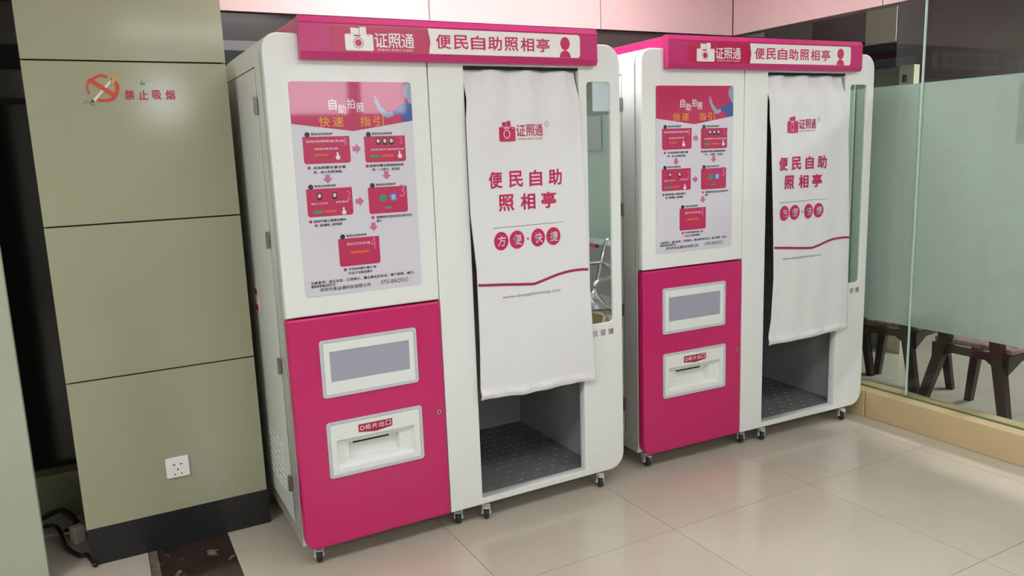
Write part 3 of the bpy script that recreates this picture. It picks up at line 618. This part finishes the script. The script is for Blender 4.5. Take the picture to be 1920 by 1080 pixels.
# ================================================================== THINGS ON AND BY THE PILLAR
ns = thing('no_smoking_sticker', 'red no-smoking sticker with cigarette and red lettering on the cream pillar', 'sticker', (-0.40, PY - 0.001, 1.80))
def loc_(pts): return [(x + 0.40, z - 1.80) for x, z in pts]
def arc(cx, cz, r0, r1, a0, a1, n=26, wob=0.0):
    o, i_ = [], []
    for k in range(n + 1):
        a = math.radians(a0 + (a1 - a0) * k / n); w = 1 + wob * math.sin(5 * a)
        o.append((cx + r1 * w * math.cos(a), cz + r1 * 0.9 * w * math.sin(a))); i_.append((cx + r0 * w * math.cos(a), cz + r0 * 0.9 * w * math.sin(a)))
    return o + i_[::-1]
M_RED = mat('sticker vermilion', (198, 62, 36), 0.3)
cx, cz = -0.485, 1.852
plate('ring', [loc_(arc(cx, cz, 0.043, 0.056, -115, 52, wob=0.02)), loc_(arc(cx, cz, 0.045, 0.055, 66, 150, wob=0.05))], M_RED, ns, depth=0.0006, y=-0.0004)
plate('ring_dabs', [loc_(circ(cx + 0.051 * math.cos(math.radians(a)), cz + 0.046 * math.sin(math.radians(a)), 0.0055, 7, 0.003)) for a in (158, 167, 176, 185, 194, 203)], M_RED, ns, depth=0.0006, y=-0.0004)
plate('slash', [loc_([(-0.533, 1.880), (-0.522, 1.890), (-0.437, 1.828), (-0.447, 1.816)])], M_RED, ns, depth=0.0006, y=-0.0012)
plate('cigarette', [loc_([(-0.521, 1.812), (-0.515, 1.806), (-0.452, 1.876), (-0.458, 1.882)])], mat('sticker cigarette', (214, 214, 206), 0.4), ns, depth=0.0005, y=-0.0018 + 0.0012)
plate('cigarette_filter', [loc_([(-0.459, 1.873), (-0.449, 1.864), (-0.436, 1.886), (-0.431, 1.901), (-0.442, 1.899), (-0.449, 1.889)])], mat('sticker ochre', (196, 152, 74), 0.4), ns, depth=0.0006, y=-0.0012)
plate('ash', [loc_(circ(x, z, r, 8)) for x, z, r in ((-0.523, 1.806, 0.006), (-0.531, 1.800, 0.003), (-0.540, 1.803, 0.0025), (-0.552, 1.800, 0.0025), (-0.527, 1.793, 0.003), (-0.520, 1.792, 0.002), (-0.545, 1.807, 0.002))], mat('sticker ash', (74, 82, 70), 0.5), ns, depth=0.0005, y=-0.0002)
letters('character', '禁止吸烟', mat('sticker crimson', (186, 44, 66), 0.3), ns, -0.013, 0.160, 0.012, 0.046, -0.0008, 0.03, 0.5)
plate('ashtray_drawing', [loc_([(-0.358, 1.874), (-0.338, 1.874), (-0.341, 1.866), (-0.355, 1.866)]), loc_([(-0.351, 1.875), (-0.348, 1.875), (-0.348, 1.886), (-0.351, 1.886)])], mat('sticker green', (84, 132, 92), 0.4), ns, depth=0.0005, y=-0.0004)
plate('smoke_line', [loc_(arc(-0.325, 1.874, 0.0115, 0.013, 20, 165, 12))], mat('sticker smoke line', (120, 128, 110), 0.4), ns, depth=0.0005, y=-0.0004)

so = thing('wall_socket', 'white square five-hole power socket low on the cream pillar', 'socket', (-0.383, PY, 0.34))
plate('faceplate', [rrect(-0.044, 0.044, -0.043, 0.043, 0.005)], mat('socket white', (232, 232, 230), 0.3), so, depth=0.009, bevel=0.002, y=-0.009)
plate('socket_holes', [rrect(-0.017, -0.009, 0.010, 0.015), rrect(0.009, 0.017, 0.010, 0.015), rrect(-0.002, 0.002, -0.014, -0.004), [(-0.016, -0.026), (-0.013, -0.024), (-0.009, -0.031), (-0.012, -0.033)], [(0.016, -0.026), (0.013, -0.024), (0.009, -0.031), (0.012, -0.033)]], M_BLACK, so, y=-0.0095)

# cables and plug in the gap left of the pillar
M_CABLE = mat('black cable', (24, 24, 24), 0.45)
ca = tube('power_cable', smooth_path([(-1.05, 0.98, 0.012), (-0.92, 0.97, 0.06), (-0.84, 0.93, 0.095), (-0.79, 0.86, 0.07), (-0.785, 0.83, 0.02), (-0.83, 0.90, 0.011)]), 0.011, M_CABLE)
tag(ca, 'thick black cable looping up highest in the gap beside the pillar', 'cable', 'loose cables on the floor')
ca = tube('power_cable', smooth_path([(-1.02, 0.93, 0.012), (-0.90, 0.90, 0.05), (-0.85, 0.80, 0.07), (-0.825, 0.70, 0.03), (-0.78, 0.62, 0.012), (-0.748, 0.60, 0.012), (-0.72, 0.49, 0.012)]), 0.009, M_CABLE)
tag(ca, 'black cable running along the floor to the pillar skirting corner', 'cable', 'loose cables on the floor')
ca = tube('data_cable', smooth_path([(-1.0, 0.86, 0.009), (-0.90, 0.84, 0.03), (-0.84, 0.79, 0.045), (-0.811, 0.775, 0.05)]), 0.005, mat('pale grey cable', (170, 172, 164), 0.5))
tag(ca, 'thin pale grey cable leading to the white adapter', 'cable', 'loose cables on the floor')
pg = thing('plug_adapter', 'white plug adapter standing on the floor by the pillar corner', 'adapter', (-0.782, 0.775, 0.0), 0.5)
box('body', (-0.024, -0.02, 0.0), (0.024, 0.02, 0.075), mat('adapter white', (214, 206, 190), 0.4), pg, bev=0.006)
box('plug', (0.0245, -0.012, 0.03), (0.042, 0.012, 0.055), mat('adapter cream', (200, 186, 150), 0.4), pg, bev=0.003)

# ================================================================== SIDE-ROOM CHAIRS
M_WOOD = mat('dark walnut', (62, 44, 40), 0.35, rgb2=(44, 32, 30), vscale=14)
M_CUSH = mat('patterned seat pad', (176, 150, 140), 0.6, rgb2=(120, 84, 80), vscale=26)
def add_bar(bm, a, b, w0, d0, w1, d1):
    va = [bm.verts.new((a[0] + sx * w0 / 2, a[1] + sy * d0 / 2, a[2])) for sx, sy in ((-1, -1), (1, -1), (1, 1), (-1, 1))]
    vb = [bm.verts.new((b[0] + sx * w1 / 2, b[1] + sy * d1 / 2, b[2])) for sx, sy in ((-1, -1), (1, -1), (1, 1), (-1, 1))]
    for k in range(4): bm.faces.new((va[k], va[(k + 1) % 4], vb[(k + 1) % 4], vb[k]))
    bm.faces.new(va[::-1]); bm.faces.new(vb)
def make_chair(label):
    t = thing('wooden_chair', label, 'chair', (0, 0, 0), 0, 'dark wooden chairs along the glass wall')
    # back at -x, facing +x
    for sy in (-1, 1):
        bm = bmesh.new(); add_bar(bm, (-0.255, sy * 0.25, 0.0), (-0.20, sy * 0.14, 0.46), 0.045, 0.045, 0.05, 0.06); add_bar(bm, (-0.20, sy * 0.14, 0.46), (-0.245, sy * 0.13, 0.78), 0.05, 0.06, 0.026, 0.03)
        link('back_leg', bm_mesh(bm), M_WOOD, t)
        bm = bmesh.new(); add_bar(bm, (0.215, sy * 0.235, 0.0), (0.185, sy * 0.18, 0.40), 0.038, 0.038, 0.046, 0.052)
        link('leg', bm_mesh(bm), M_WOOD, t)
        bm = bmesh.new()
        vv = [(-0.22, 0.375), (-0.12, 0.385), (0.12, 0.385), (0.22, 0.37), (0.22, 0.425), (-0.22, 0.425)]
        vv = [(-0.21, 0.33), (-0.09, 0.39), (0.10, 0.39), (0.20, 0.34), (0.215, 0.43), (-0.215, 0.43)]
        a = [bm.verts.new((x, sy * 0.195 - 0.014, z)) for x, z in vv]; b = [bm.verts.new((x, sy * 0.195 + 0.014, z)) for x, z in vv]
        bm.faces.new(a); bm.faces.new(b[::-1])
        for k in range(6): bm.faces.new((a[k], a[(k + 1) % 6], b[(k + 1) % 6], b[k]))
        link('side_rail', bm_mesh(bm), M_WOOD, t)
    for sx in (-1, 1):
        bm = bmesh.new(); vv = [(-0.18, 0.33), (-0.09, 0.39), (0.09, 0.39), (0.18, 0.33), (0.20, 0.43), (-0.20, 0.43)]
        a = [bm.verts.new((sx * 0.205 - 0.014, y, z)) for y, z in vv]; b = [bm.verts.new((sx * 0.205 + 0.014, y, z)) for y, z in vv]
        bm.faces.new(a); bm.faces.new(b[::-1])
        for k in range(6): bm.faces.new((a[k], a[(k + 1) % 6], b[(k + 1) % 6], b[k]))
        link('cross_rail', bm_mesh(bm), M_WOOD, t)
    box('seat_pad', (-0.19, -0.215, 0.431), (0.24, 0.215, 0.462), M_CUSH, t, bev=0.012)
    bm = bmesh.new(); n = 8; ring = []
    for k in range(n + 1):
        y = -0.185 + 0.37 * k / n; x = -0.235 - 0.03 * math.cos((k / n - 0.5) * PI)
        ring.append([bm.verts.new((x + dx, y, z)) for dx, z in ((-0.012, 0.64), (0.012, 0.64), (0.004, 0.80), (-0.020, 0.80))])
    for a, b in zip(ring, ring[1:]):
        for k in range(4): bm.faces.new((a[k], a[(k + 1) % 4], b[(k + 1) % 4], b[k]))
    bm.faces.new(ring[0]); bm.faces.new(ring[-1][::-1])
    link('backrest', bm_mesh(bm), M_WOOD, t)
    return t
ch = make_chair('dark wooden chair with patterned seat, nearest behind the clear strip of the glass wall')
ch.location = (3.70, -0.42, 0)
ch2 = copy_tree(ch); ch2.location = (3.78, 0.20, 0); ch2.rotation_euler = (0, 0, 0.15); ch2['label'] = 'dark wooden chair just left of the nearest one, behind the glass pane joint'
ch3 = copy_tree(ch); ch3.location = (3.70, 0.72, 0); ch3.rotation_euler = (0, 0, -0.1); ch3['label'] = 'dark wooden chair farthest left behind the glass, partly hidden by the farther booth'
# pink notice on the inside of the frosted glass at the right edge
nt_ = box('notice_sheet', (GX + 0.016, -1.05, 1.515), (GX + 0.018, -0.70, 1.802), mat('pink notice', (226, 96, 132), 0.5)); tag(nt_, 'pink notice sheet behind the frosted glass at the right edge', 'notice')
nt_ = box('notice_sheet', (GX - 0.004, -2.95, 1.55), (GX - 0.002, -2.62, 1.83), mat('grey notice', (150, 156, 152), 0.5)); tag(nt_, 'grey notice sheet on the glass wall, seen in the nearer mirror', 'notice')

# ================================================================== STEEL WAITING BENCH (seen in the mirror)
bn = thing('waiting_bench', 'polished steel waiting bench by the glass wall, seen in the mirror', 'bench', (2.80, -2.55, 0))
M_BST = mat('bench steel', (150, 152, 152), 0.22, metal=1.0)
prof = [(-0.32, 0.40), (-0.30, 0.425), (-0.10, 0.41), (0.06, 0.39), (0.11, 0.42), (0.16, 0.60), (0.21, 0.80), (0.24, 0.84)]
for i in range(3):
    yc = (i - 1) * 0.58
    bm = bmesh.new(); rows_ = []
    for y in (yc - 0.27, yc + 0.27): rows_.append([[bm.verts.new((x, y, z)), bm.verts.new((x + 0.006, y, z - 0.012))] for x, z in prof])
    a, b = rows_
    for k in range(len(prof) - 1):
        for s in (0, 1): bm.faces.new((a[k][s], a[k + 1][s], b[k + 1][s], b[k][s]))
        for r in rows_: bm.faces.new((r[k][0], r[k + 1][0], r[k + 1][1], r[k][1]))
    for k in (0, -1): bm.faces.new((a[k][0], b[k][0], b[k][1], a[k][1]))
    link('seat', bm_mesh(bm, False), M_BST, bn)
    st = box('red_label', (0.185, yc + 0.06, 0.775), (0.19, yc + 0.2, 0.80), mat('bench red label', (190, 40, 56), 0.4), bn)
for i in range(4):
    y = (i - 1.5) * 0.58
    tube('arm', smooth_path([(0.16, y, 0.66), (0.05, y, 0.66), (-0.20, y, 0.64), (-0.28, y, 0.60), (-0.22, y, 0.48), (-0.05, y, 0.38)]), 0.016, M_CHROME, bn)
    tube('back_support', smooth_path([(0.255, y, 0.85), (0.20, y, 0.70), (0.14, y, 0.48), (0.06, y, 0.37)]), 0.017, M_CHROME, bn)
for y in (-0.62, 0.62):
    tube('leg', smooth_path([(-0.30, y, 0.012), (-0.10, y, 0.10), (0.0, y, 0.35)]), 0.02, M_CHROME, bn); tube('leg', smooth_path([(0.26, y, 0.012), (0.12, y, 0.10), (0.0, y, 0.35)]), 0.02, M_CHROME, bn)
tube('beam', [(0.0, -0.88, 0.35), (0.0, 0.88, 0.35)], 0.03, M_BST, bn)
